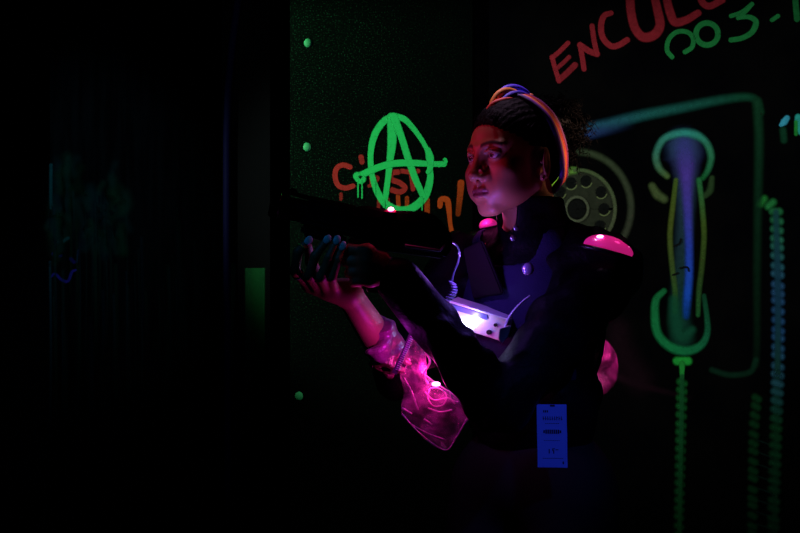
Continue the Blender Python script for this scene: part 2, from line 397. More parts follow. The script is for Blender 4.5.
S.append(dict(p=[(428,150),(430,158),(430,168),(428,172)], w=[5,7,5,4], c=GRN, soft=.3))
S.append(dict(p=[(357,176),(360,180),(362,179)], w=7, c=GRN, soft=.3))
for x, y0, y1, w_ in ((358,178,197,1.8),(362,178,198,1.8),(375,182,194,1.2),(422,197,210,1.6),(384,200,207,2.2)): S.append(dict(p=[(x,y0),(x,(y0+y1)/2),(x,y1)], w=w_, c=GRN, soft=.4, a=.8))
for q_ in S[:8]: q_['w'] = [x*WA for x in q_['w']] if isinstance(q_['w'], list) else q_['w']*WA
tag(paint('circled_letter_graffiti', onA, S, z0=12), 'bright green sprayed letter A in a circle, paint dripping, on the black panel', 'graffiti')
ORG = (.42,.028,.022)
word('handwritten_word_graffiti', onA, [
    [dict(p=[(350,167),(343,165),(337,168),(335,176),(338,185),(345,188),(353,186)], w=[6,6,6,6,6,6], c=ORG, a=.85)],
    [dict(p=[(361,157),(362,162)], w=6, c=ORG, a=.75)],
    [dict(p=[(372,176),(378,178),(374,184),(369,186)], w=4, c=ORG, a=.55), dict(p=[(370,170),(371,184)], w=3.5, c=ORG, a=.55)],
    [dict(p=[(398,172),(392,173),(391,179),(400,183),(405,188),(400,192),(392,190)], w=6.5, c=ORG, a=.8)],
    [dict(p=[(402,171),(410,172),(418,171)], w=5.5, c=ORG, a=.8), dict(p=[(411,172),(412,180),(413,189)], w=5.5, c=ORG, a=.8)]],
    (375,190), "small red handwritten word c'est sprayed behind the green circled A")
O2 = (.50,.06,.008)
word('letter_stroke_graffiti', onA, [
    [dict(p=[(341,194),(341,199)], w=4, c=ORG, a=.5)],
    [dict(p=[(379,197),(378,215)], w=4, c=ORG, a=.5)], [dict(p=[(388,199),(389,215)], w=4, c=ORG, a=.6)], [dict(p=[(398,196),(399,216)], w=5, c=O2, a=.7)], [dict(p=[(407,198),(407,216)], w=5, c=O2, a=.6)],
    [dict(p=[(427,200),(427,216)], w=6.5, c=O2, a=.7)],
    [dict(p=[(440,206),(441,200),(447,200),(449,210),(450,222),(452,233)], w=[6,7,7,5,5], c=O2, a=.95), dict(p=[(451,234),(445,234)], w=4, c=O2, a=.9)],
    [dict(p=[(461,183),(460,196),(458,214)], w=[8,7,6], c=O2, a=[.75,.7,.4])]],
    (420,215), 'orange sprayed letter strokes half hidden behind the raised gun', 'letter_stroke')
RED = (.38,.018,.035)
word('capital_letter_graffiti', onB, [
    [dict(p=[(552,57),(555,68),(559,81)], w=5.5, c=RED, a=.75), dict(p=[(552,58),(560,51),(568,43)], w=5.5, c=RED, a=.75), dict(p=[(556,69),(563,63),(569,57)], w=5, c=RED, a=.6), dict(p=[(559,80),(567,73),(575,65)], w=7, c=RED, a=.6)],
    [dict(p=[(584,69),(582,56),(580,45)], w=6, c=RED, a=.75), dict(p=[(580,45),(589,51),(597,54)], w=7, c=RED, a=.75), dict(p=[(597,54),(594,40),(592,26)], w=6, c=RED, a=.75)],
    [dict(p=[(611,13),(604,16),(601,26),(603,38),(611,46),(619,45),(627,40)], w=[6,7,7,7,7,7], c=RED, a=.85)],
    [dict(p=[(630,-4),(631,12),(635,28),(643,37),(654,35),(660,25),(657,8),(654,-5)], w=[10,10,10,11,11,10,9], c=RED, a=.85)],
    [dict(p=[(666,-4),(670,12),(675,22),(686,20),(698,13)], w=[9,10,10,9,8], c=RED, a=.85)],
    [dict(p=[(699,-6),(703,3),(710,6),(722,0)], w=8, c=RED, a=.85)]],
    (630,80), 'red spray painted capital letters rising above the mural, cut by the top edge')
G3 = (.02,.26,.07)
word('number_graffiti', onB, [
    [dict(p=[(672,57),(667,50),(669,39),(677,32),(687,32),(693,38),(692,47),(685,52)], w=5.5, c=G3, a=.85)],
    [dict(p=disc((707,34), 11, 16, 11), w=6.5, c=G3, a=.85, closed=True)],
    [dict(p=[(731,16),(742,12),(752,4)], w=5, c=G3, a=.85), dict(p=[(752,4),(745,12),(738,18)], w=5, c=G3, a=.85), dict(p=[(738,18),(749,17),(756,22),(752,32),(742,38),(731,40)], w=[4,6,7,6,6], c=G3, a=.85)],
    [dict(p=[(772,20),(778,16)], w=5, c=G3, a=.8)],
    [dict(p=[(795,-4),(796,8),(797,19)], w=7, c=G3, a=.5)]],
    (710,60), 'green spray painted numerals 003 under the red capitals', 'numeral')
# telephone mural
ph = empty('painted_telephone', onB(680, 372, 0), 'large airbrushed wall telephone mural with dial, handset and coiled cords', 'mural')
TG = (.015,.20,.11); TB = (.03,.10,.22)
paint('case_outline', onB, [
    dict(p=[(586,130),(610,124),(640,116),(680,108),(720,100),(746,97),(757,101),(761,112)], w=[14,13,12,11,10,9,8], c=[(.025,.10,.24),(.015,.13,.14),(.008,.095,.055),(.006,.07,.03)], soft=.95, a=[.9,.8,.7,.7]),
    dict(p=[(757,102),(759,140),(758,200),(757,280),(757,340),(756,365)], w=[11,11,10,9,9], c=[(.006,.055,.025),(.004,.025,.013)], soft=.95, a=[.9,.6,.4,.3]),
    dict(p=[(712,370),(730,375),(750,372),(756,360)], w=7, c=(.01,.07,.04), soft=.85, a=.35),
    dict(p=[(588,134),(610,129),(635,122)], w=12, c=[(.03,.06,.28),(.03,.06,.2)], soft=.95, a=[.7,.0])], ph)
DG = (.04,.04,.028)
dial = [dict(p=arc((578,208), 53, 56, -115, 60, 14), w=8, c=[(.06,.08,.04),(.07,.08,.05),(.07,.06,.05)], soft=.9, a=.7),
        dict(p=disc((578,209), 23, 24, 25), w=29, c=DG, soft=.25, a=.7, closed=True),
        dict(p=arc((578,209), 37, 39, -210, -95, 12), w=8, c=[(.24,.30,.02),(.45,.58,.04),(.12,.25,.05)], soft=.7, a=.9),
        dict(p=arc((578,209), 37, 39, -95, 40, 12), w=4, c=[(.12,.16,.07),(.13,.13,.08)], soft=.7, a=.7)]
paint('dial_plate', onB, dial, ph)
BK = (.0035,.003,.004)
holes = []
for hx, hy in ((571,183),(586,181),(601,192),(604,209),(600,226),(560,192),(555,204),(557,219)):
    holes.append(dict(p=disc((hx,hy), 2.6, 12, 3), w=6.4, c=BK, soft=.25, a=.95, closed=True))
    holes.append(dict(p=arc((hx,hy), 6, 6.6, 20, 130, 8), w=2, c=(.16,.17,.08), soft=.6, a=.8))
holes.append(dict(p=disc((577,209), 4.6, 16, 5), w=10, c=BK, soft=.25, a=.95, closed=True))
holes.append(dict(p=disc((577,209), 11, 20, 12), w=3, c=(.13,.13,.09), soft=.7, a=.7, closed=True))
paint('finger_hole', onB, holes, ph, z0=5)
YG = (.10,.16,.025)
paint('handset', onB, [
    dict(p=[(685,148),(686,180),(685,215),(683,250),(681,285),(680,318),(682,338)], w=[30,23,19,19,20,22,26], c=[(.06,.06,.22),(.03,.06,.13),(.02,.05,.08),(.012,.06,.06),(.008,.07,.05)], soft=.8, a=[.9,.8,.75,.7,.7]),
    dict(p=[(682,146),(685,156),(686,166)], w=[34,38,26], c=[(.05,.10,.30),(.05,.04,.26)], soft=.95, a=.7),
    dict(p=[(667,176),(659,168),(656,155),(662,141),(672,135),(685,133),(698,136),(707,144),(711,157),(708,170),(703,178)], w=[7,8,8,8,9,10,8,8,7,6], c=[(.10,.16,.05),(.05,.24,.20),(.04,.34,.34),(.04,.24,.14),(.01,.14,.04)], soft=.9, a=.95),
    dict(p=[(676,180),(673,205),(670,235),(672,265),(675,290),(675,312)], w=[5,6,6,6,6], c=[YG,(.11,.13,.02),(.07,.12,.03),(.02,.14,.03)], soft=.75, a=.8),
    dict(p=[(699,180),(702,205),(704,235),(702,265),(699,290),(698,315)], w=[6,6,6,6,5], c=[(.03,.22,.08),(.08,.13,.02),(.05,.09,.02),(.02,.14,.04)], soft=.75, a=.8),
    dict(p=[(684,146),(686,165),(687,190),(688,215),(689,245),(689,275),(687,300),(686,316)], w=[20,18,12,10,9,9,9,8], c=[(.08,.07,.45),(.14,.06,.60),(.09,.06,.58),(.03,.07,.70),(.015,.10,.85),(.005,.07,.5)], soft=.85, a=[.6,.75,.8,.9,.95,.9,.6]),
    dict(p=[(664,291),(656,300),(655,318),(658,334),(669,346),(685,351),(700,346),(707,334),(707,318),(704,296)], w=[6,8,9,9,10,9,7,6,5], c=[(.01,.18,.06),(.01,.24,.08),(.01,.25,.09),(.01,.16,.08),(.01,.10,.05)], soft=.7, a=[.9,.9,.9,.7]),
    dict(p=[(674,300),(676,322),(682,336),(692,330)], w=[12,18,18,10], c=(.01,.12,.07), soft=.9, a=.6)], ph)
paint('cradle_hook', onB, [dict(p=[(652,186),(657,194),(664,199)], w=[8,10,9], c=(.10,.13,.05), soft=.8, a=.8)], ph)
paint('cradle_hook', onB, [dict(p=[(712,178),(710,190),(705,196)], w=[6,8,6], c=(.04,.08,.03), soft=.8, a=.7)], ph)
for cr in ([(675,246),(680,243),(681,239)],[(673,275),(678,273)],[(680,268),(687,267),(689,271)]): paint('crack_mark', onB, [dict(p=cr, w=2, c=BK, soft=.3)], ph, z0=14)
def beads(path, w_, cols, a=.8, step=8.5):
    q = spline([Vector((x, y, 0)) for x, y in path], 24); out = []; acc = 0; last = q[0]; L = sum((q[i+1]-q[i]).length for i in range(len(q)-1)); run = 0
    nxt = 0
    for i in range(1, len(q)):
        run += (q[i]-q[i-1]).length
        if run >= nxt:
            t = min(1, run/L); f = t*(len(cols)-1); k = min(int(f), len(cols)-2); c = tuple(cols[k][j]+(cols[k+1][j]-cols[k][j])*(f-k) for j in range(3))
            T = (q[i]-q[i-1]).normalized(); N = Vector((-T.y, T.x, 0))
            e1 = q[i]-N*w_*.28+T*2; e2 = q[i]+N*w_*.28-T*0
            out.append(dict(p=[(e1.x,e1.y),(e2.x,e2.y)], w=step*.95, c=c, soft=.9, a=a, n=3)); nxt += step
    return out
paint('painted_pod_glow', onB, [dict(p=[(612,374),(640,385),(690,398)], w=[10,9,6], c=(.03,.004,.016), soft=.95, a=[.8,.5,.1]), dict(p=[(618,330),(622,355),(640,380)], w=[30,40,34], c=(.016,.002,.009), soft=.95, a=.6)], ph)  # back pod's magenta glow on the wall, painted as strokes
paint('cord_plug', onB, [dict(p=[(677,361),(688,361)], w=11, c=(.02,.42,.06), soft=.6, a=.9, n=4), dict(p=[(682,364),(682,378)], w=[8,5], c=(.02,.3,.05), soft=.6)], ph)
paint('handset_cord', onB, beads([(682,380),(681,420),(680,470),(679,520),(679,560)], 7, [(.01,.17,.035),(.006,.09,.03),(.006,.075,.025)], .9) + [dict(p=[(682,376),(681,450),(679,560)], w=5, c=(.008,.09,.03), soft=.7, a=.8)], ph)
paint('wall_cord', onB, beads([(761,201),(770,204),(776,212),(777,240),(778,300),(778,360),(776,430),(774,500),(773,560)], 11,
      [(.02,.22,.04),(.03,.20,.14),(.03,.10,.28),(.02,.08,.26),(.03,.12,.22),(.008,.08,.03),(.006,.06,.03),(.006,.06,.03),(.006,.05,.025)], .85, 9) +
      beads([(757,396),(754,430),(753,480),(752,560)], 7, [(.005,.06,.02),(.006,.065,.025),(.006,.055,.025)], .8, 9) +
      [dict(p=[(776,212),(778,300),(777,400),(774,560)], w=7, c=[(.01,.06,.08),(.01,.05,.12),(.01,.06,.03),(.01,.05,.03)], soft=.8, a=.8)] +
      [dict(p=[(757,y),(768,y+4),(774,y+8)], w=2, c=(.005,.03,.03), soft=.7, a=.5) for y in range(440,530,12)], ph)
S = [dict(p=[(781,125),(784,122),(787,118)], w=[5,9,7], c=(.06,.42,.70), soft=.5, a=.9), dict(p=[(783,130),(784,140)], w=8, c=(.005,.06,.03), soft=.8, a=.7)]
tag(paint('paint_splash', onB, S), 'small pale blue paint dab right of the mural corner', 'paint splash')
S = [dict(p=[(798,117),(798,124),(801,132)], w=8, c=(.03,.40,.40), soft=.5, a=.9), dict(p=[(796,122),(796,134)], w=5, c=(.02,.3,.05), soft=.6, a=.8)]
tag(paint('paint_splash', onB, S), 'blue and green paint dab cut by the right edge of the picture', 'paint splash')
# faint far panel paint
S = []
rr = random.Random(8)
for i in range(64):
    x = 52+(rr.random()**1.3)*75; y = 155+rr.random()*80; c = rr.choice([(.01,.13,.04),(.01,.08,.07),(.02,.12,.06),(.01,.06,.08)])
    S.append(dict(p=[(x,y),(x+rr.uniform(-5,5),y+rr.uniform(5,12)),(x+rr.uniform(-6,6),y+rr.uniform(14,28))], w=rr.uniform(8,15), c=c, soft=1, a=rr.uniform(.10,.26), n=4))
S.append(dict(p=[(51,165),(51,200),(53,235),(60,242),(68,238)], w=4, c=(.02,.22,.22), soft=.8, a=.5))
for i in range(52):
    x = 52+rr.random()**1.2*145; y0 = rr.uniform(190,330); y1 = y0+rr.uniform(50,150); c = rr.choice([(.01,.08,.04),(.01,.05,.08),(.015,.07,.06)])
    S.append(dict(p=[(x,y0),(x+1,(y0+y1)/2),(x,y1)], w=rr.uniform(1.5,5), c=c, soft=.9, a=[rr.uniform(.1,.5)*(1.1-x/220), .3*(1.1-x/220), .05], n=5))
S.append(dict(p=[(50,262),(51,350),(50,440)], w=3, c=(.01,.10,.12), soft=.7, a=[.6,.4,.1]))
tag(paint('dripping_paint', onC, S), 'faint green and blue paint running down the far dark panel', 'paint')
PV = (.06,.04,.55)
S = [dict(p=[(54,254),(60,255)], w=5, c=PV, soft=.7, a=.55), dict(p=[(71,259),(74,262)], w=4, c=PV, soft=.7, a=.3), dict(p=[(51,277),(55,274),(62,280),(68,281),(72,272),(76,270)], w=[3,4,4,4,3], c=PV, soft=.6, a=.7), dict(p=[(77,262),(78,250)], w=2, c=(.02,.1,.3), soft=.7, a=.3)]
tag(paint('violet_scribble', onC, S), 'small violet curved paint mark on the edge of the far panel', 'paint')
# green strips on the post and the blue pipe above
S = [dict(p=[(255,268),(255,300),(255,350),(255,410)], w=21, c=(.006,.075,.022), soft=.12, a=[.85,.7,.3,.0], closed=True), dict(p=[(256,268),(256,290),(256,330)], w=12, c=(.01,.12,.03), soft=.9, a=[.6,.3,0], closed=True),
     dict(p=[(233,266),(232,300),(231,350),(230,390)], w=[7,6,5,4], c=(.006,.08,.025), soft=.7, a=[.6,.7,.3,.0])]
tag(paint('green_paint_patch', onD, S), 'dim green rectangle of paint fading down the dark post', 'paint')
pm = mat('blue_pipe', (.003,.003,.030), .6, spec=.03)
pp = tube('wall_pipe', [P(239,-30,3.186), P(238,0,3.186), P(232,45,3.186), P(228,90,3.186), P(227,140,3.186), P(227,200,3.186), P(227,262,3.186), P(227,420,3.186), P(227,700,3.186)], .011, pm, seg=14)
tag(pp, 'thin dark blue cable hanging down the post from the ceiling', 'cable')
# bolts on the panel
bm_ = cm('green_bolt_paint', (.02,.36,.11))
for (x, y, lab) in ((308,43,'green round bolt head near the top of the black panel edge'),(307,147,'green round bolt head left of the circled A'),(299,396,'green round bolt head low on the panel, below the gun')):
    c = onA(x, y, 0)
    b_ = ellipsoid('bolt_head', (.0105,.006,.0115), bm_, mw=Matrix.Translation(c))
    tag(b_, lab, 'bolt', 'green bolt heads on the black panel')
# ------------------------------------------------------------------ the woman
yawH = R(-52)
H = P(515, 166, 2.2)
RH = (Matrix.Rotation(yawH, 3, 'Z') @ Matrix.Rotation(R(3), 3, 'X') @ Matrix.Rotation(R(-2), 3, 'Y'))
RHn = np.array(RH)
def hl(x, y, z): return H + RH @ Vector((x, y, z))
yawB = R(-40)
RB = Matrix.Rotation(yawB, 3, 'Z'); RBn = np.array(RB)
SC = P(532, 262, 2.28)                        # between the shoulders
def bl(x, y, z): return Vector((SC.x, SC.y, 0)) + RB @ Vector((x, y, 0)) + Vector((0, 0, z))   # body frame, z absolute
ZS = SC.z
woman = empty('person', (SC.x, SC.y, 0), 'woman in black leather jacket and bright headband aiming a laser gun', 'person')
shL = bl(.172, 0, ZS-.015); shR = bl(-.165, -.02, ZS+.005)
elL = P(500, 404, 2.06); wrL = P(390, 272, 2.0)
elR = P(400, 374, 2.2); wrR = P(348, 293, 2.045)
hipL = bl(.09, 0, .88); hipR = bl(-.09, 0, .88)
knL = bl(.12, -.03, .48); knR = bl(-.12, -.06, .48)
anL = bl(.14, .03, .09); anR = bl(-.15, .0, .09)
HX = [v.x for v in (wrR, shL)]
def steps(*seg):
    out = [seg[0][0]]
    for a, b, s in seg:
        n = max(1, round((b-a)/s)); out += list(a+(b-a)*(i+1)/n for i in range(n))
    return out
fld = Field(steps((-.22,.10,.0032),(.10,.36,.0022),(.36,.55,.006)), steps((1.82,2.02,.0036),(2.02,2.33,.0024),(2.33,2.62,.005)), steps((.05,1.0,.012),(1.0,1.42,.0038),(1.42,1.72,.0022)))
f = fld
f.ax  # grid
def E(c, r, k=.01, mode='add'): f.ell(hl(*c), r, RHn, k, mode)
def K(a, b, ra, rb, k=.01, mode='add'): f.capsule(hl(*a), hl(*b), ra, rb, k, mode)
# torso, neck
f.ell(bl(0,.0,1.27), (.145,.095,.165), RBn, .03); f.ell(bl(0,0,1.06), (.115,.085,.16), RBn, .04); f.ell(bl(0,.01,.92), (.155,.105,.11), RBn, .04)
f.capsule(shL, shR, .05, .05, .05); 
neckb = bl(0,.01,ZS+.02)
f.capsule(hl(0,.022,-.02), neckb, .052, .056, .02); f.capsule(bl(-.10,0,ZS+.02), bl(.10,0,ZS+.02), .035, .035, .05)
for s_, e_, w_ in ((shL, elL, wrL), (shR, elR, wrR)):
    f.capsule(s_, e_, .046, .036, .02); f.capsule(e_, w_, .038, .024, .015)
for h_, k_, a_ in ((hipL, knL, anL), (hipR, knR, anR)):
    f.capsule(h_, k_, .085, .055, .03); f.capsule(k_, a_, .055, .036, .02); f.capsule(a_, a_+RB @ Vector((0,-.12,-.03)), .035, .03, .02)
# head
E((0,.006,.045), (.0715,.092,.084)); E((0,-.034,.018), (.0625,.06,.078), .02); E((0,-.040,-.035), (.051,.046,.05), .02)
E((0,-.077,-.081), (.0155,.012,.013), .018)
for s in (1,-1):
    K((s*.054,-.004,-.040), (s*.016,-.073,-.083), .015, .011, .022)
    E((s*.043,-.066,-.012), (.02,.018,.017), .02)
    K((s*.010,-.091,.036), (s*.044,-.077,.037), .0065, .005, .012)
    E((s*.026,-.076,-.045), (.018,.016,.02), .02); E((s*.040,-.048,-.035), (.018,.030,.030), .03)
for s in (1,-1):
    E((s*.031,-.097,.018), (.0165,.013,.0115), .012, 'sub')
    E((s*.0305,-.0775,.018), (.0142,.0142,.0138), .004)
    E((s*.0318,-.0915,.0165), (.0128,.010,.0046), .0015, 'sub')
    K((s*.017,-.0915,.0245), (s*.030,-.0945,.0272), .0016, .002, .004); K((s*.030,-.0945,.0272), (s*.045,-.082,.0215), .002, .0016, .004)
K((0,-.091,.028), (0,-.110,-.014), .0065, .0075, .012); E((0,-.1125,-.0195), (.0095,.0095,.0085), .008)
for s in (1,-1):
    E((s*.0115,-.1015,-.0235), (.0068,.0095,.0068), .006); E((s*.0062,-.1075,-.0305), (.0034,.0045,.003), .002, 'sub')
    K((s*.018,-.093,-.020), (s*.028,-.084,-.046), .003, .002, .012)
E((0,-.082,-.052), (.025,.0175,.022), .016)
K((0,-.1005,-.034), (0,-.1005,-.042), .004, .003, .006)
for s in (1,-1):
    K((0,-.1012,-.0468), (s*.012,-.0985,-.0468), .0038, .0040, .004); K((s*.012,-.0985,-.0470), (s*.024,-.0875,-.0515), .0040, .0018, .004)
    K((0,-.0995,-.0583), (s*.011,-.0968,-.0573), .0056, .0050, .004); K((s*.011,-.0968,-.0573), (s*.023,-.0875,-.0520), .0050, .0018, .004)
    K((0,-.1068,-.0520), (s*.014,-.1010,-.0518), .0011, .0011, .002, 'sub'); K((s*.014,-.1010,-.0518), (s*.025,-.0895,-.0522), .0011, .0009, .002, 'sub')
E((0,-.1005,-.0695), (.012,.006,.0045), .006, 'sub')
# ears
for s in (1,-1):
    Re = np.array(RH @ Matrix.Rotation(R(s*30), 3, 'Z') @ Matrix.Rotation(R(-12), 3, 'X'))
    f.ell(hl(s*.0755,.012,-.002), (.0055,.0185,.031), Re, .005); f.ell(hl(s*.0815,.007,-.001), (.0042,.0105,.020), Re, .003, 'sub')
    f.ell(hl(s*.0735,.001,-.028), (.0052,.008,.009), Re, .004); f.ell(hl(s*.0755,-.003,.001), (.0025,.004,.005), Re, .003)
# far (right) hand cradling the gun, fingers curling up on our side
def chain(pts, rads, k=.004):
    for i in range(len(pts)-1): f.capsule(pts[i], pts[i+1], rads[i], rads[i+1], k)
mcpR = [P(309,285,2.025), P(318,288,2.025), P(327,290,2.025), P(335,291,2.025)]
pipR = [P(295,271,1.972), P(309,276,1.966), P(321,278,1.966), P(332,278,1.970)]
dipR = [P(298,252,1.960), P(315,256,1.956), P(329,257,1.957), P(338,260,1.962)]
tipR = [P(307,242,1.966), P(326,241,1.962), P(336,242,1.962), P(342,248,1.966)]
for i in range(4):
    s = [1, 1, .96, .86][i]
    chain([mcpR[i], pipR[i], dipR[i], tipR[i]], [.0105*s, .0092*s, .0082*s, .0072*s])
    f.capsule(wrR+Vector((0,0,.0)), mcpR[i], .019, .0125, .012)
f.capsule(wrR, P(330,290,2.035), .021, .017, .015)
chain([P(338,292,2.055), P(322,282,2.075), P(311,262,2.07), P(308,247,2.055)], [.014,.0115,.0095,.0085], .008)
# near (left) hand on the pistol grip
mcpL = [P(368,251,1.968), P(367,261,1.966), P(368,271,1.967), P(371,280,1.970)]
pipL = [P(346,249,1.976), P(350,261,1.978), P(352,272,1.979), P(356,281,1.980)]
dipL = [P(336,248,1.988), P(346,262,2.000), P(349,273,2.001), P(353,283,2.000)]
tipL = [P(330,249,1.996), P(356,264,2.019), P(358,275,2.018), P(361,284,2.016)]
tipL[0] = P(338,250,2.000)
for i in range(4):
    s = [1, 1, .96, .86][i]
    chain([mcpL[i], pipL[i], dipL[i], tipL[i]], [.0105*s, .0095*s, .0085*s, .0075*s])
    f.capsule(wrL, mcpL[i], .019, .0125, .012)
chain([P(383,258,1.985), P(374,248,2.01), P(362,243,2.03), P(352,242,2.032)], [.014,.0115,.0098,.0085], .008)
V, Fc = f.extract()
# keep skin colours in the head frame
L_ = (V-np.array(H)) @ RHn
cols = np.tile(np.array([.34,.15,.07,1.]), (len(V), 1))
def blend(mask, c):
    m = np.clip(mask, 0, 1)[:, None]; cols[:, :3] = cols[:, :3]*(1-m)+np.array(c)*m
ax_ = np.abs(L_[:, 0]); 
blend(np.where((L_[:,1] < -.08) & (ax_ < .024), 1-np.abs((L_[:,2]+.052)/(.0105*np.sqrt(np.clip(1-(ax_/.025)**2, .02, 1))))**6, 0), (.17,.045,.045))
bz = .042-14*(ax_-.030)**2
blend(np.where((L_[:,1] < -.05) & (ax_ > .011) & (ax_ < .050), 1-(np.abs(L_[:,2]-bz)/.0042)**4, 0), (.03,.018,.014))
lz = np.abs(L_[:,2]-.0165)/.0062; lx = np.abs(ax_-.0318)/.0155
blend(np.where(L_[:,1] < -.078, 1.4-(lz**2+lx**2)**2, 0), (.045,.02,.018))
body = np_mesh('body', V, Fc, M['skin'], woman, cols)
# eyes
for s in (1,-1):
    bm = bmesh.new(); bmesh.ops.create_uvsphere(bm, u_segments=32, v_segments=24, radius=.0131)
    me = bpy.data.meshes.new('eye'); gaze = (Vector((-.05 if s > 0 else -.05, -1, -.02))).normalized()
    cc = []
    for v in bm.verts:
        a = math.acos(max(-1, min(1, v.co.normalized().dot(gaze))))
        cc.append((.008,.006,.006,1) if a < .20 else (.07,.035,.02,1) if a < .46 else (.62,.58,.56,1))
        if a < .46: v.co *= 1.0
    bm.transform(Matrix.Translation(hl(s*.0305,-.0775,.018)) @ RH.to_4x4()); bm.to_mesh(me); bm.free()
    a_ = me.color_attributes.new('col', 'FLOAT_COLOR', 'POINT'); a_.data.foreach_set('color', np.array(cc, dtype=np.float32).ravel())
    me.polygons.foreach_set('use_smooth', [True]*len(me.polygons)); link('eye', me, M['eye'], woman)
# fingernails on the far hand
for i in range(4):
    d = (tipR[i]-dipR[i]).normalized(); n = (Vector((0,0,CZ))-tipR[i]).normalized(); n = (n-d*n.dot(d)).normalized(); s = d.cross(n)
    mw = Matrix((( s.x,d.x,n.x,0),(s.y,d.y,n.y,0),(s.z,d.z,n.z,0),(0,0,0,1)))
    mw.translation = tipR[i]+n*.0062+d*.003
    ellipsoid('fingernail', (.0068,.0092,.0026), M['nail'], woman, mw, 16)
def ring(name, c, axis, r, rt, m):
    N = axis.orthogonal().normalized(); B = axis.normalized().cross(N)
    pts = [c+N*math.cos(2*math.pi*i/20)*r+B*math.sin(2*math.pi*i/20)*r for i in range(21)]
    return tube(name, pts, rt, m, woman, 8)
m_y = cm('yellow_ring_stone', (.6,.8,.1), .3); m_c = cm('pale_ring', (.3,.8,.75), .2)
ring('finger_ring', dipR[0].lerp(tipR[0], .45)*1, (tipR[0]-dipR[0]), .0088, .0013, m_y)
ring('finger_ring', pipR[0].lerp(mcpR[0], .2), (pipR[0]-mcpR[0]), .0105, .0013, m_c)
tag(woman.children[-2], 'yellow ring'); tag(woman.children[-1], 'pale green ring')
# hair: pulled back cap plus a curly puff behind
g = Field(steps((.08,.42,.003)), steps((2.02,2.42,.003)), steps((1.42,1.76,.003)))
g.ell(hl(0,.008,.054), (.0758,.0965,.084), RHn, .01)
g.ell(hl(0,.05,.0), (.058,.055,.05), RHn, .02)
g.ell(hl(0,-.112,.014), (.080,.078,.069), RHn, .006, 'sub')
for s in (1,-1): g.ell(hl(s*.08,-.002,-.012), (.03,.030,.044), RHn, .006, 'sub')
g.ell(hl(.0,.110,.070), (.046,.04,.044), RHn, .03)
sl = tuple(slice(None) for _ in range(3)); X, Y, Z = g.coords(sl)
lx = (X-H.x)*RHn[0,0]+(Y-H.y)*RHn[1,0]+(Z-H.z)*RHn[2,0]; lz = (X-H.x)*RHn[0,2]+(Y-H.y)*RHn[1,2]+(Z-H.z)*RHn[2,2]
an = np.arctan2(lz-.0, np.abs(lx)+.01)
g.d += (.0009*np.sin(an*58)).astype(np.float32)
Vh, Fh = g.extract()
hair = np_mesh('hair', Vh, Fh, M['hair_cap'], woman)
Vc, Fcc = [], []
rh = random.Random(3)
for i in range(560):
    a = rh.uniform(0, 2*math.pi); u = rh.uniform(-1, 1); q = math.sqrt(1-u*u)
    dirl = Vector((q*math.cos(a), q*math.sin(a), u))
    if dirl.y < -.45: continue
    c0 = Vector((0,.115,.078))+Vector((dirl.x*.050, dirl.y*.042, dirl.z*.05))
    L = rh.uniform(.016,.036); rr_ = rh.uniform(.0035,.0065); ph_ = rh.uniform(0,6.3); n1 = dirl.orthogonal().normalized(); n2 = dirl.cross(n1)
    bend = Vector((rh.uniform(-.5,.5), rh.uniform(-.2,.5), rh.uniform(-.9,.2)))*L
    pts = []
    for k in range(34):
        t = k/33; pts.append(hl(*(c0+dirl*L*t+bend*t*t+n1*rr_*math.cos(ph_+t*19)+n2*rr_*math.sin(ph_+t*19))))
    tube_data(pts, lambda t: .0013*(1-.5*t), 4, Vc, Fcc)
for i in range(60):  # baby hairs at the hairline and temple
    s = 1 if i % 3 else -1; t0 = rh.random(); c0 = Vector((s*(.02+.052*t0), -.085+.055*t0+rh.uniform(-.003,.003), .092-.03*t0)); L = rh.uniform(.012,.028); ph_ = rh.uniform(0, 6)
    c0 = Vector((0,.012,.05))+(c0-Vector((0,.012,.05)))*1.0
    pts = [hl(*(c0+Vector((s*.1*L*t*2, L*t*.9, L*t*.5))+Vector((.0015*math.cos(ph_+t*9), 0, .0015*math.sin(ph_+t*9))))) for t in [k/9 for k in range(10)]]
    tube_data(pts, .0006, 4, Vc, Fcc)
tag(mesh('hair_curls', Vc, Fcc, M['hair'], woman), kind='stuff')
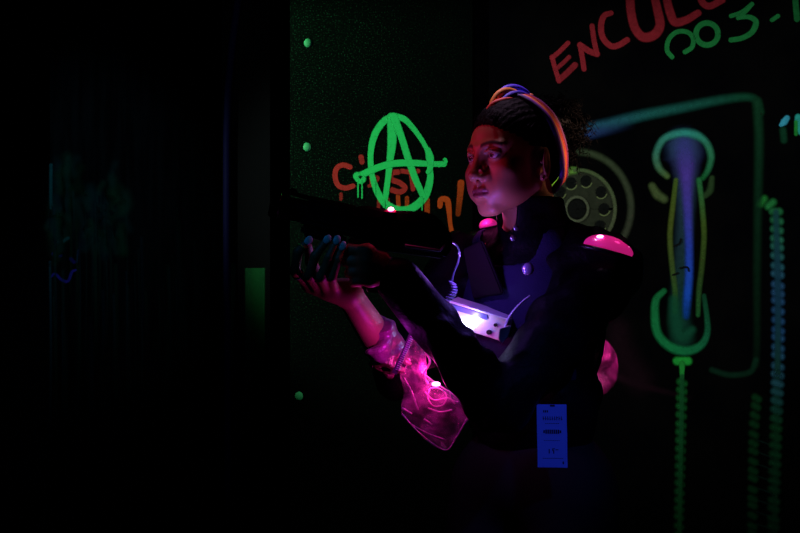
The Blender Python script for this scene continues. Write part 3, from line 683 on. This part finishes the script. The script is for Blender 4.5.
# headband
def band_strand(off, rad, h, ribs=0, a=0, b=1, sides=(1,-1), lift=0):
    out = []
    for s in sides:
        path = [(.0,.000,.1385),(.030,.012,.131),(.056,.026,.108),(.071,.040,.078),(.074,.054,.040),(.066,.068,.005),(.050,.078,-.030),(.02,.088,-.045)]
        path = [Vector((s*p[0], p[1], p[2])) for p in path]; sp = spline(path, 14); n = len(sp); pts = []
        for i, p in enumerate(sp):
            t = i/(n-1)
            if t < a or t > b: continue
            T = (sp[min(i+1, n-1)]-sp[max(0, i-1)]).normalized(); N = (p-Vector((0,.012,.045))).normalized(); N = (N-T*N.dot(T)).normalized(); B = T.cross(N)
            if B.y < 0: B = -B
            wdt = .35+.65*min(1, t*5)
            pts.append((p+N*(lift+h)+B*off*wdt, B, N))
        out.append(pts)
    return out
def band(name, off, wid, thick, m, lift=.0, ribs=0, **k):
    V, Fc = [], []
    for pts in band_strand(off, wid, 0, lift=lift, **k):
        base = len(V); n = len(pts); seg = 12
        if ribs:
            q = []; 
            for i in range((n-1)*ribs): 
                j = i//ribs; t = i/ribs-j; q.append(tuple(pts[j][c].lerp(pts[j+1][c], t) for c in range(3)))
            pts = q; n = len(pts)
        for i, (p, B, N) in enumerate(pts):
            th = thick*(1+(.22*math.sin(i*math.pi/ribs*1.0*2) if ribs else 0)); ww = wid*(1+(.05*math.sin(i*2*math.pi/ribs) if ribs else 0))
            for j in range(seg):
                a_ = 2*math.pi*j/seg; V.append(hl(*(p+B*math.cos(a_)*ww+N*math.sin(a_)*th)))
        for i in range(n-1):
            for j in range(seg): Fc.append((base+i*seg+j, base+i*seg+(j+1) % seg, base+(i+1)*seg+(j+1) % seg, base+(i+1)*seg+j))
        Fc.append(tuple(base+j for j in reversed(range(seg)))); Fc.append(tuple(base+(n-1)*seg+j for j in range(seg)))
    return mesh(name, V, Fc, m, hb)
hb = mesh('headband', [], [], None, woman)
hb_colors = [(-.021,.0040,(.05,.02,.20)),(-.013,.0048,(.45,.04,.50)),(-.0045,.0052,(1,.34,.07)),(.0045,.0062,(.95,.06,.05)),(.0135,.0050,(.30,.02,.03)),(.0205,.0042,(.22,.02,.20))]
bpy.data.objects.remove(hb)
def band_obj():
    # the base wrap of the headband is the part, coloured strands its sub-parts
    global hb
    V, Fc = [], []
    hb = None
    o = None
    pts_all = band_strand(.002, .02, 0, lift=-.002)
    for pts in pts_all:
        base = len(V); n = len(pts); seg = 14
        for p, B, N in pts:
            for j in range(seg):
                a_ = 2*math.pi*j/seg; V.append(hl(*(p+B*math.cos(a_)*.022+N*math.sin(a_)*.0035)))
        for i in range(n-1):
            for j in range(seg): Fc.append((base+i*seg+j, base+i*seg+(j+1) % seg, base+(i+1)*seg+(j+1) % seg, base+(i+1)*seg+j))
        Fc.append(tuple(base+j for j in reversed(range(seg)))); Fc.append(tuple(base+(n-1)*seg+j for j in range(seg)))
    return mesh('headband', V, Fc, cm('headband_base', (.05,.01,.06), .8), woman)
hb = band_obj()
tag(hb, 'twisted multicoloured headband')
names = ['violet','magenta','dark red','orange ribbed','red','plum']
for (off, wid, c), nm in zip(hb_colors, names):
    o = band('headband_strand', off, wid, .0042, cm('band_'+nm.replace(' ', '_'), c, .65), lift=.002, ribs=4 if 'ribbed' in nm else 0); tag(o, nm+' strand')
# twisted knot on top
kn = [((-.004,-.052,.118),(-.002,-.035,.137),(.004,-.018,.146),(.010,.002,.143),(.016,.016,.134), .0085, (1,.36,.03), 'orange'),
      ((-.012,-.028,.134),(-.004,-.012,.150),(.004,.008,.153),(.010,.028,.146),(.014,.040,.134), .0090, (.09,.04,.9), 'violet'),
      ((.010,-.038,.122),(.014,-.020,.134),(.020,-.002,.139),(.020,.018,.137),(.012,.036,.136), .0080, (.06,.03,.7), 'deep violet'),
      ((.018,-.018,.122),(.026,-.004,.128),(.028,.010,.127),(.024,.024,.128),(.018,.034,.128), .0065, (.7,.08,.6), 'magenta'),
      ((-.010,-.060,.105),(.0,-.050,.119),(.010,-.036,.125),(.018,-.020,.128),(.02,-.006,.132), .0070, (.85,.08,.05), 'red')]
for *pp_, r_, c, nm in kn:
    sp = spline([Vector(p) for p in pp_], 8)
    o = tube('headband_twist', [hl(*p) for p in sp], lambda t, r_=r_: r_*(.45+.55*math.sin(math.pi*min(1, max(0, t)))**.6), cm('twist_'+nm.replace(' ', '_'), c, .6), hb, 12); tag(o, nm+' fold of the headband knot')
tag(ellipsoid('headband_twist', (.006,.005,.006), cm('twist_tail', (.95,.25,.1)), hb, Matrix.Translation(hl(.018,.038,.137)), 12), 'small orange tail of the knot')
# earrings
for (x, y, z), r_ in (((.0790,-.004,-.031),.0030), ((.0800,.006,-.027),.0024)):
    ellipsoid('ear_stud', (r_,)*3, M['bright'], woman, Matrix.Translation(hl(x, y, z)), 12)
# ------------------------------------------------------------------ jacket
j = Field(steps((-.06,.56,.0045)), steps((1.90,2.60,.0045)), steps((.93,1.52,.0045)))
j.ell(bl(0,.0,1.27), (.165,.118,.18), RBn, .03); j.ell(bl(0,0,1.08), (.145,.108,.17), RBn, .04)
j.capsule(bl(-.12,0,ZS+.005), bl(.12,0,ZS+.005), .058, .058, .05); j.capsule(shL, bl(0,0,ZS), .068, .06, .03)
j.capsule(shL, elL, .070, .056, .02); j.capsule(elL, wrL.lerp(elL,.06), .054, .042, .015)
j.capsule(shR, elR, .062, .05, .02); j.capsule(elR, elR.lerp(wrR, .22), .048, .040, .012)
j.capsule(bl(0,.012,ZS+.03), hl(0,.03,-.075), .074, .070, .015)
X, Y, Z = j.coords(tuple(slice(None) for _ in range(3)))
# leather folds
def wr(X, Y, Z):
    return .0035*np.sin(34*X+22*Z+6*np.sin(17*Y+11*Z))+.0028*np.sin(52*Z-31*X+5*np.sin(21*X))+.002*np.sin(70*Y+45*Z)
j.d += wr(X, Y, Z).astype(np.float32)*1.0
j.capsule(hl(0,.025,-.02), bl(0,.01,ZS-.02), .062, .060, .006, 'sub')           # neck opening
j.capsule(hl(-.02,-.045,-.07), bl(-.03,-.17,ZS-.04), .052, .050, .008, 'sub')     # open collar front
j.op(lambda X, Y, Z: Z-.95, (-.06,1.9,.9), (.56,2.6,.95), .004, 'sub')
j.op(lambda X, Y, Z: -(Z-(hl(0,0,-.062).z+0*(X))), (-.06,1.9,1.475), (.56,2.6,1.55), .004, 'sub', mar=.05)
Vj, Fj = j.extract()
jacket = np_mesh('jacket', Vj, Fj, M['leather'], woman); tag(jacket, 'black leather jacket with stand-up collar')
for px, py, dd in ((516,228,2.135),(513,238,2.125)):
    ellipsoid('snap_button', (.006,.004,.006), mat('snap', (.25,.25,.3), .3, .8), jacket, Matrix.Translation(P(px, py, dd)), 14)
# trousers and boots (continue below the frame)
t_ = Field(steps((.0,.6,.007)), steps((1.95,2.65,.007)), steps((.06,1.02,.009)))
t_.ell(bl(0,.01,.92), (.168,.12,.12), RBn, .03)
for h_, k_, a_ in ((hipL, knL, anL), (hipR, knR, anR)): t_.capsule(h_, k_, .098, .068, .03); t_.capsule(k_, a_, .068, .052, .02)
Vt, Ft = t_.extract(); np_mesh('trousers', Vt, Ft, mat('black_cotton', (.008,.008,.009), .85, spec=.1), woman)
for a_ in (anL, anR):
    b_ = Field(steps((a_.x-.22,a_.x+.15,.006)), steps((a_.y-.24,a_.y+.14,.006)), steps((0.0,.25,.006)))
    d_ = RB @ Vector((0,-1,0)); q = Vector((a_.x, a_.y, .045))
    b_.capsule(q+Vector((0,0,.17)), q-d_*.02, .058, .05, .02); b_.capsule(q-d_*.03, q+d_*.13, .045, .038, .03)
    b_.op(lambda X, Y, Z: Z-.004, (a_.x-.3,a_.y-.3,-.05), (a_.x+.3,a_.y+.3,.004), .003, 'sub')
    Vb, Fb = b_.extract(); np_mesh('boot', Vb, Fb, M['leather'], woman)
# bunched glossy cuff on the far forearm
cu = Field(steps((-.11,.06,.0025)), steps((2.0,2.3,.0025)), steps((1.1,1.33,.0025)))
cA = wrR.lerp(elR, .40); cB = wrR.lerp(elR, .80)
cu.capsule(P(384,328,2.10), P(388,362,2.12), .020, .012, .01); cu.capsule(P(378,350,2.09), P(370,352,2.08), .014, .010, .01); cu.capsule(cA+Vector((.02,.015,-.012)), cB, .036, .040, .01)
cu.capsule(P(384,352,2.09), P(376,358,2.085), .02, .016, .008)
X, Y, Z = cu.coords(tuple(slice(None) for _ in range(3)))
cu.d += (.0035*np.sin(150*X+70*Z+3*np.sin(60*Z))+.002*np.sin(190*Z-90*X)).astype(np.float32)
dv = (elR-wrR).normalized()
cu.op(lambda X, Y, Z: (X-cA.x)*dv.x+(Y-cA.y)*dv.y+(Z-cA.z)*dv.z, np.array(cA)-.15, np.array(cA)+.15, .003, 'sub')
Vk, Fk = cu.extract(); tag(np_mesh('jacket_cuff', Vk, Fk, M['cuff'], woman), 'rumpled glossy cuff pushed up the far forearm')
# ------------------------------------------------------------------ vest
vest = empty('laser_vest', bl(0,-.13,1.15), 'dark laser game vest with glowing magenta pods strapped over her jacket', 'vest')
v = Field(steps((.02,.56,.0045)), steps((2.02,2.6,.0045)), steps((1.0,1.50,.0045)))
v.ell(bl(0,.0,1.25), (.172,.128,.20), RBn, .03)
for s in (1,-1): v.capsule(bl(s*.075,-.045,ZS+.035), bl(s*.075,.06,ZS+.035), .035, .035, .03)
X, Y, Z = v.coords(tuple(slice(None) for _ in range(3)))
bx_ = (X-SC.x)*RBn[0,0]+(Y-SC.y)*RBn[1,0]; by_ = (X-SC.x)*RBn[0,1]+(Y-SC.y)*RBn[1,1]
lim = lambda d: np.maximum(v.d, d)
v.d = lim(np.abs(bx_)-.125).astype(np.float32); v.d = lim(1.02-Z).astype(np.float32)
v.d = lim(-(np.sqrt(bx_**2+(by_+.03)**2)-.088+np.clip(1.36-Z, 0, 1)*1.6)).astype(np.float32)
Vv, Fv = v.extract(); np_mesh('vest_shell', Vv, Fv, M['vest'], vest)
prism('chest_panel', [(-.030,.055),(.022,.060),(.030,-.050),(-.045,-.045)], .010, M['vest_dark'], vest,
      Matrix.Translation(P(484,272,2.175)) @ Matrix.Rotation(yawB, 4, 'Z') @ Matrix.Rotation(R(12), 4, 'X') @ Matrix.Rotation(R(-14), 4, 'Y'))
def orient(c, z, x):
    z = Vector(z).normalized(); x = Vector(x); x = (x-z*x.dot(z)).normalized(); y = z.cross(x)
    m = Matrix(((x.x,y.x,z.x,0),(x.y,y.y,z.y,0),(x.z,y.z,z.z,0),(0,0,0,1))); m.translation = Vector(c); return m
def dome(name, r, m, parent, mw, seg=32):
    bm = bmesh.new(); bmesh.ops.create_uvsphere(bm, u_segments=seg, v_segments=seg//2, radius=1)
    for q in bm.verts: q.co = Vector((q.co.x*r[0], q.co.y*r[1], max(q.co.z, -.25)*r[2]))
    bm.transform(mw); me = bpy.data.meshes.new(name); bm.to_mesh(me); bm.free(); me.polygons.foreach_set('use_smooth', [True]*len(me.polygons)); return link(name, me, m, parent)
PL = P(606, 251, 2.14)
mwL = orient(PL, (.28,.02,1), (1,-.4,-.25))
dome('shoulder_pod', (.054,.042,.030), M['podglow'], vest, mwL); SP_ = vest.children[-1]
tag(vest.children[-1], 'glowing magenta dome on her near shoulder')
for q_, a_ in ((P(600,236.5,2.115),(1,0,.15)),(P(626,247,2.12),(.8,0,-.7))): ellipsoid('lamp_bulb', (.007,.003,.003), M['led'], vest.children[-1] if vest.children[-1].name.startswith('shoulder') else SP_, orient(q_, (0,-.6,1), a_), 12)
rim = [mwL @ Vector((.056*math.cos(a), .044*math.sin(a), -.004)) for a in [2*math.pi*i/30 for i in range(31)]]
tube('pod_rim', rim, .0045, M['gun'], SP_)
PR = P(488, 225, 2.33)
mwR = orient(PR, (-.2,0,1), (1,0,-.1))
pr_ = dome('shoulder_pod', (.019,.03,.014), M['podglow'], vest, mwR); tag(pr_, 'magenta dome on the far shoulder under her chin')
PB = P(597, 366, 2.34)
mwB = orient(PB, (.5,.75,.1), (0,0,1))
pb = dome('back_pod', (.062,.045,.040), M['clear'], vest, mwB); tag(pb, 'translucent magenta pod on the back of the vest')
ellipsoid('lamp_bulb', (.010,.010,.012), M['led'], pb, Matrix.Translation(P(588,367,2.345)), 12)
# light emitting diodes inside the pods
lamp('pod_light', 'POINT', P(621,238,2.12)+Vector((.01,0,.025)), .02, (1,.06,.40), size=.008).parent = None
lamp('back_pod_light', 'POINT', P(603,358,2.345), .10, (1,.06,.45), size=.006)
lamp('far_pod_light', 'POINT', PR+Vector((-.020,-.035,.020)), .10, (1,.10,.50), size=.006)
# front clear pod hanging at the waist
FP = 2.14
def fp(px, py, dz=0): return P(px, py, FP+dz)
out = [(413,336),(426,352),(421,372),(436,383),(472,408),(462,428),(447,450),(425,440),(402,413),(404,392),(400,370)]
# thick shell: outline with raised centre, both faces
def shell(name, pts, m, parent, th=.012, bulge=.018):
    n = len(pts); sm = spline([Vector((p[0], p[1], 0)) for p in pts+[pts[0]]], 3)[:-1]; n = len(sm)
    cx = sum(p.x for p in sm)/n; cy = sum(p.y for p in sm)/n; V, Fc = [], []
    rings = [(1,0),(.97,-.35),(.86,-.55),(.6,-.85),(.3,-1),(.0001,-1)]
    for s_, z_ in rings:
        for p in sm: V.append(fp(cx+(p.x-cx)*s_, cy+(p.y-cy)*s_, z_*bulge))
    for s_, z_ in ((.97,.5),(.6,.6),(.0001,.6)):
        for p in sm: V.append(fp(cx+(p.x-cx)*s_, cy+(p.y-cy)*s_, z_*th))
    for i in range(5):
        for k in range(n): Fc.append((i*n+k, i*n+(k+1) % n, (i+1)*n+(k+1) % n, (i+1)*n+k))
    b = 6*n
    for k in range(n): Fc.append((k, b+k, b+(k+1) % n, (k+1) % n))
    for i in range(2):
        for k in range(n): Fc.append((b+i*n+k, b+(i+1)*n+k, b+(i+1)*n+(k+1) % n, b+i*n+(k+1) % n))
    return mesh(name, V, Fc, m, parent)
fpod = shell('front_pod', out, M['clear'], vest); tag(fpod, 'clear plastic pod lit magenta at the front of her waist')
pinkp = mat('pod_inner_plastic', (.55,.25,.45), .3, spec=.7)
ED = spline([fp(x, y, -.004) for x, y in [(421,372),(436,383),(472,408),(468,417),(455,440),(447,450),(436,446),(418,432),(402,414)]], 5)
tube('pod_edge', ED, .0016, pinkp, fpod, 8)
for pts, r_ in (([(426,352),(430,362),(424,374),(428,384)], .0030), ([(404,378),(412,392),(418,410)], .0022), ([(425,392),(434,400),(448,398),(455,404)], .0022), ([(428,408),(440,412),(452,410)], .0022), ([(424,419),(432,425)], .0030), ([(402,408),(412,414)], .0026), ([(430,388),(428,398),(434,406),(444,404),(446,394),(438,388),(430,388)], .0018), ([(408,422),(425,432),(446,440)], .0014), ([(449,390),(452,400),(458,402)],.0014)):
    tube('pod_rib', spline([fp(x, y, -.012) for x, y in pts], 6), r_*.7, pinkp, fpod, 8)
tube('pod_strap', [fp(427,366,.004), P(446,362,2.18), bl(-.07,-.122,1.17)], .006, M['vest_dark'], fpod, 8)
ellipsoid('lamp_bulb', (.0085,.006,.0045), M['led'], fpod, Matrix.Translation(fp(436,384,-.022)), 14)
lamp('front_pod_light', 'POINT', fp(434,389,-.040), .20, (1,.04,.45), size=.006)
lamp('front_pod_inner_light', 'POINT', fp(424,368,-.004), .22, (1,.04,.45), size=.006)
# zip along the pod's upper left edge
Vz, Fz = [], []
zb = Field  # unused alias
zs = prism('zip_tape', [(-.005,-.045),(.005,-.045),(.005,.045),(-.005,.045)], .003, mat('zip_tape', (.06,.03,.06), .7), woman, orient(P(404,352,2.092), (0,-1,0), (1,0,0)) @ Matrix.Rotation(R(90), 4, 'X') @ Matrix.Rotation(R(-24), 4, 'Y'), bev=0)
for i in range(19):
    q = P(412.5,335,2.088).lerp(P(397.5,370,2.088), i/18)
    dz_ = (P(397.5,370,2.04)-P(412.5,335,2.04)).normalized(); xz = dz_.cross(Vector((0,1,0)))
    a = q-xz*.004; b = q+xz*.004; tube_data([a, a.lerp(b,.5), b], .0011, 6, Vz, Fz)
mesh('zip_teeth', Vz, Fz, mat('zip_teeth', (.7,.5,.65), .35, .6), zs)
# chest box: metal fronted control unit
cb = Matrix.Translation(P(475,321,2.165)) @ Matrix.Rotation(yawB+R(16), 4, 'Z') @ Matrix.Rotation(R(15.5), 4, 'Y') @ Matrix.Rotation(R(8), 4, 'X')
unit = box('control_box', (.130,.050,.0465), M['plate'], vest, cb @ Matrix.Translation((0,.024,0)), .003); tag(unit, 'bright metal control box on her chest')
box('display_strip', (.085,.003,.011), mat('blue_display', (.10,.12,.35), .25), unit, cb @ Matrix.Translation((-.018,-.002,.015)), .001)
box('top_ridge', (.13,.006,.004), M['plate'], unit, cb @ Matrix.Translation((0,-.003,.0235)), .001)
for x, z, r_ in ((.044,.006,.0035),(.034,-.012,.0050)):
    cyl('screw', cb @ Vector((x,-.001,z)), cb @ Vector((x,-.006,z)), r_, M['bolt'], unit)
box('light_bar', (.050,.004,.006), M['ledw'], unit, cb @ Matrix.Translation((-.022,-.006,-.010)), .001)
lamp('chest_light', 'POINT', cb @ Vector((-.012,-.040,.000)), .20, (.42,.42,1), size=.006)
lamp('chin_fill_violet', 'POINT', P(460,254,2.07), .95, (.34,.12,1), size=.008)  # added violet light brightening chin and throat
lamp('chest_glow', 'POINT', P(474,288,2.06), .22, (.22,.13,1), size=.01)
tube('vest_strap', spline([P(530,296,2.13), P(521,303,2.12), P(510,316,2.10), P(504,330,2.08), P(500,341,2.07)], 8), .0024, mat('strap_piping', (.5,.5,.6), .4), vest, 8)
prism('strap_end', [(-.010,.012),(.012,.018),(.004,-.004),(-.006,-.016),(-.012,-.006)], .004, mat('pale_webbing', (.5,.5,.55), .6), vest, Matrix.Translation(P(505,335,2.045)), .001)
bt = orient(P(528,269,2.095), (-.4,-1,.1), (1,0,0))
dome('jacket_button', (.012,.012,.006), mat('glossy_button', (.35,.28,.55), .25, .6), jacket, bt, 20)
# clear tag on the vest
tg = Matrix.Translation(P(552,436,2.07)) @ Matrix.Rotation(R(-10), 4, 'Z') @ Matrix.Rotation(R(-1), 4, 'Y')
W_, H_ = .0555, .118
label = box('paper_label', (W_, .0016, H_), M['tag'], vest, tg, .0006); tag(label, 'blue-lit paper label with small black print')
Vi, Fi = [], []
def ink(x, z, w_, h_):
    b = len(Vi)
    for dx, dz, y in ((-1,-1,-.0009),(1,-1,-.0009),(1,1,-.0009),(-1,1,-.0009),(-1,-1,-.0013),(1,-1,-.0013),(1,1,-.0013),(-1,1,-.0013)):
        Vi.append(tg @ Vector((x+dx*w_/2, y, z+dz*h_/2)))
    Fi.extend([(b+4,b+5,b+6,b+7),(b,b+1,b+5,b+4),(b+1,b+2,b+6,b+5),(b+2,b+3,b+7,b+6),(b+3,b,b+4,b+7)])
def lx_(u): return (u-.5)*W_
def lz_(vv): return (.5-vv)*H_
ink(lx_(.53), lz_(.02), .009, .0035)
for u in (.24,.30,.36): ink(lx_(u), lz_(.11), .0022, .004)
ri = random.Random(5)
for u in [.22+.075*i for i in range(9)]:
    ink(lx_(u), lz_(.22), .0012, .007); ink(lx_(u)+.0009, lz_(.205+.03*ri.random()), .0024, .0011)
for u in [.3+.06*i for i in range(8)]: ink(lx_(u), lz_(.30), .0022, .0012)
for i in range(9): ink(lx_(.24+.068*i), lz_(.43), .0028, .0075 if i not in (0, 8) else .005)
for u in [.25+.06*i for i in range(9)]: ink(lx_(u), lz_(.57), .0024, .0008)
ink(lx_(.40), lz_(.74), .0018, .008)
ink(lx_(.52), lz_(.715), .0016, .0045); ink(lx_(.55), lz_(.70), .0045, .0012); ink(lx_(.54), lz_(.73), .0030, .0012); ink(lx_(.55), lz_(.755), .0016, .005)
ink(lx_(.66), lz_(.715), .0050, .0012)
for u in [.2+.07*i for i in range(10)]: ink(lx_(u), lz_(.85), .0028, .0007)
ink(lx_(.86), lz_(.92), .0022, .005)
mesh('printed_text', Vi, Fi, M['ink'], label, smooth=False)
# ------------------------------------------------------------------ laser gun
lamp('forearm_fill_light', 'POINT', P(391, 343, 2.03), .17, (.85,.03,1), size=.006)  # added magenta light brightening the bare forearm, not a part of the gun
u_ = (P(272,203,1.985)-P(450,241,2.02)).normalized(); vv_ = Vector((0,0,1)); vv_ = (vv_-u_*vv_.dot(u_)).normalized(); w__ = u_.cross(vv_)   # w: away / toward
GM = Matrix(((u_.x, w__.x, vv_.x, 0), (u_.y, w__.y, vv_.y, 0), (u_.z, w__.z, vv_.z, 0), (0,0,0,1))); GM.translation = P(361,222,2.003)
gun = empty('laser_gun', GM.translation, 'black laser game gun held up in both hands, pointing left', 'gun')
if (GM.to_3x3() @ Vector((0,1,0))).y > 0: near = -1
else: near = 1
prism('gun_body', [(.105,.021),(.02,.021),(.0,.030),(-.045,.030),(-.075,.036),(-.115,.042),(-.135,.036),(-.165,.010),(-.170,-.012),(-.160,-.034),(-.06,-.042),(-.02,-.044),(.0,-.030),(.105,-.030)], .046, M['gun'], gun, GM, .005)
prism('side_cover', [(.095,.012),(.01,.012),(-.05,.020),(-.11,.024),(-.14,.006),(-.13,-.018),(-.01,-.022),(.095,-.020)], .053, M['gun'], gun, GM, .004)
brl = cyl('barrel', GM @ Vector((.09,0,-.003)), GM @ Vector((.158,0,-.003)), .0205, M['gun'], gun, 24)
cyl('muzzle', GM @ Vector((.148,0,-.003)), GM @ Vector((.166,0,-.003)), .0235, M['gun'], gun, 24, .021)
prism('top_rail', [(.150,.022),(.150,.027),(.015,.027),(.015,.019),(.10,.019)], .012, M['gun'], gun, GM, .001)
prism('front_sight', [(.142,.026),(.134,.034),(.126,.034),(.120,.026)], .006, M['gun'], gun, GM, .001)
prism('fore_grip', [(.105,-.026),(.02,-.026),(.026,-.050),(.100,-.046)], .040, M['gun'], gun, GM, .006)
prism('pistol_grip', [(-.008,-.040),(-.050,-.040),(-.066,-.105),(-.062,-.118),(-.032,-.122),(-.022,-.112)], .032, M['gun'], gun, GM, .006)
prism('trigger', [(.004,-.040),(-.002,-.040),(-.001,-.056),(.006,-.062),(.003,-.050)], .008, M['gun'], gun, GM, .001)
tube('trigger_guard', [GM @ Vector(p) for p in ((.022,0,-.032),(.024,0,-.055),(.015,0,-.068),(-.005,0,-.070),(-.022,0,-.066))], .003, M['gun'], gun)
rl = cyl('side_rail', P(405,245.5,1.962), P(439,250.5,1.966), .0026, M['metal'], gun, 12); tag(rl, 'shiny metal side rail')
for i in range(5): box('vent_slot', (.003,.054,.014), M['dark'], gun, GM @ Matrix.Translation((.075-.012*i,0,-.002)) @ Matrix.Rotation(R(15), 4, 'Y'), .0005)
led = dome('indicator_light', (.0055,.0055,.0042), M['led'], gun, orient(P(391,209.5,1.985), (0,-.4,1), (1,0,0)), 16); tag(led, 'glowing magenta indicator')
dome('indicator_mount', (.012,.010,.004), mat('indicator_base', (.3,.02,.08), .3), gun, orient(P(390,212,1.99), (0,-.3,1), (1,0,.1)), 16)
lamp('indicator_glow', 'POINT', P(391,207,1.985)+Vector((.006,0,.012)), .10, (1,.04,.2), size=.004)
cab = spline([P(440,251,1.985), P(446,244,2.0), P(454,243,2.03), P(459,250,2.05), P(458,262,2.07), P(454,272,2.085), P(452,281,2.10)], 8)
tube('cable', cab, .0020, M['cable'], gun, 8)
hel = []
ca = P(452,282,2.10); cbp = P(444,303,2.105); dx_ = (cbp-ca).normalized(); n1 = dx_.orthogonal().normalized(); n2 = dx_.cross(n1)
for i in range(130):
    t = i/129; c = ca.lerp(cbp, t)+Vector((.010*math.sin(t*math.pi),0,0)); hel.append(c+n1*.0058*math.cos(t*2*math.pi*8)+n2*.0058*math.sin(t*2*math.pi*8))
tube('coiled_cable', hel, .0018, M['cable'], gun, 8)
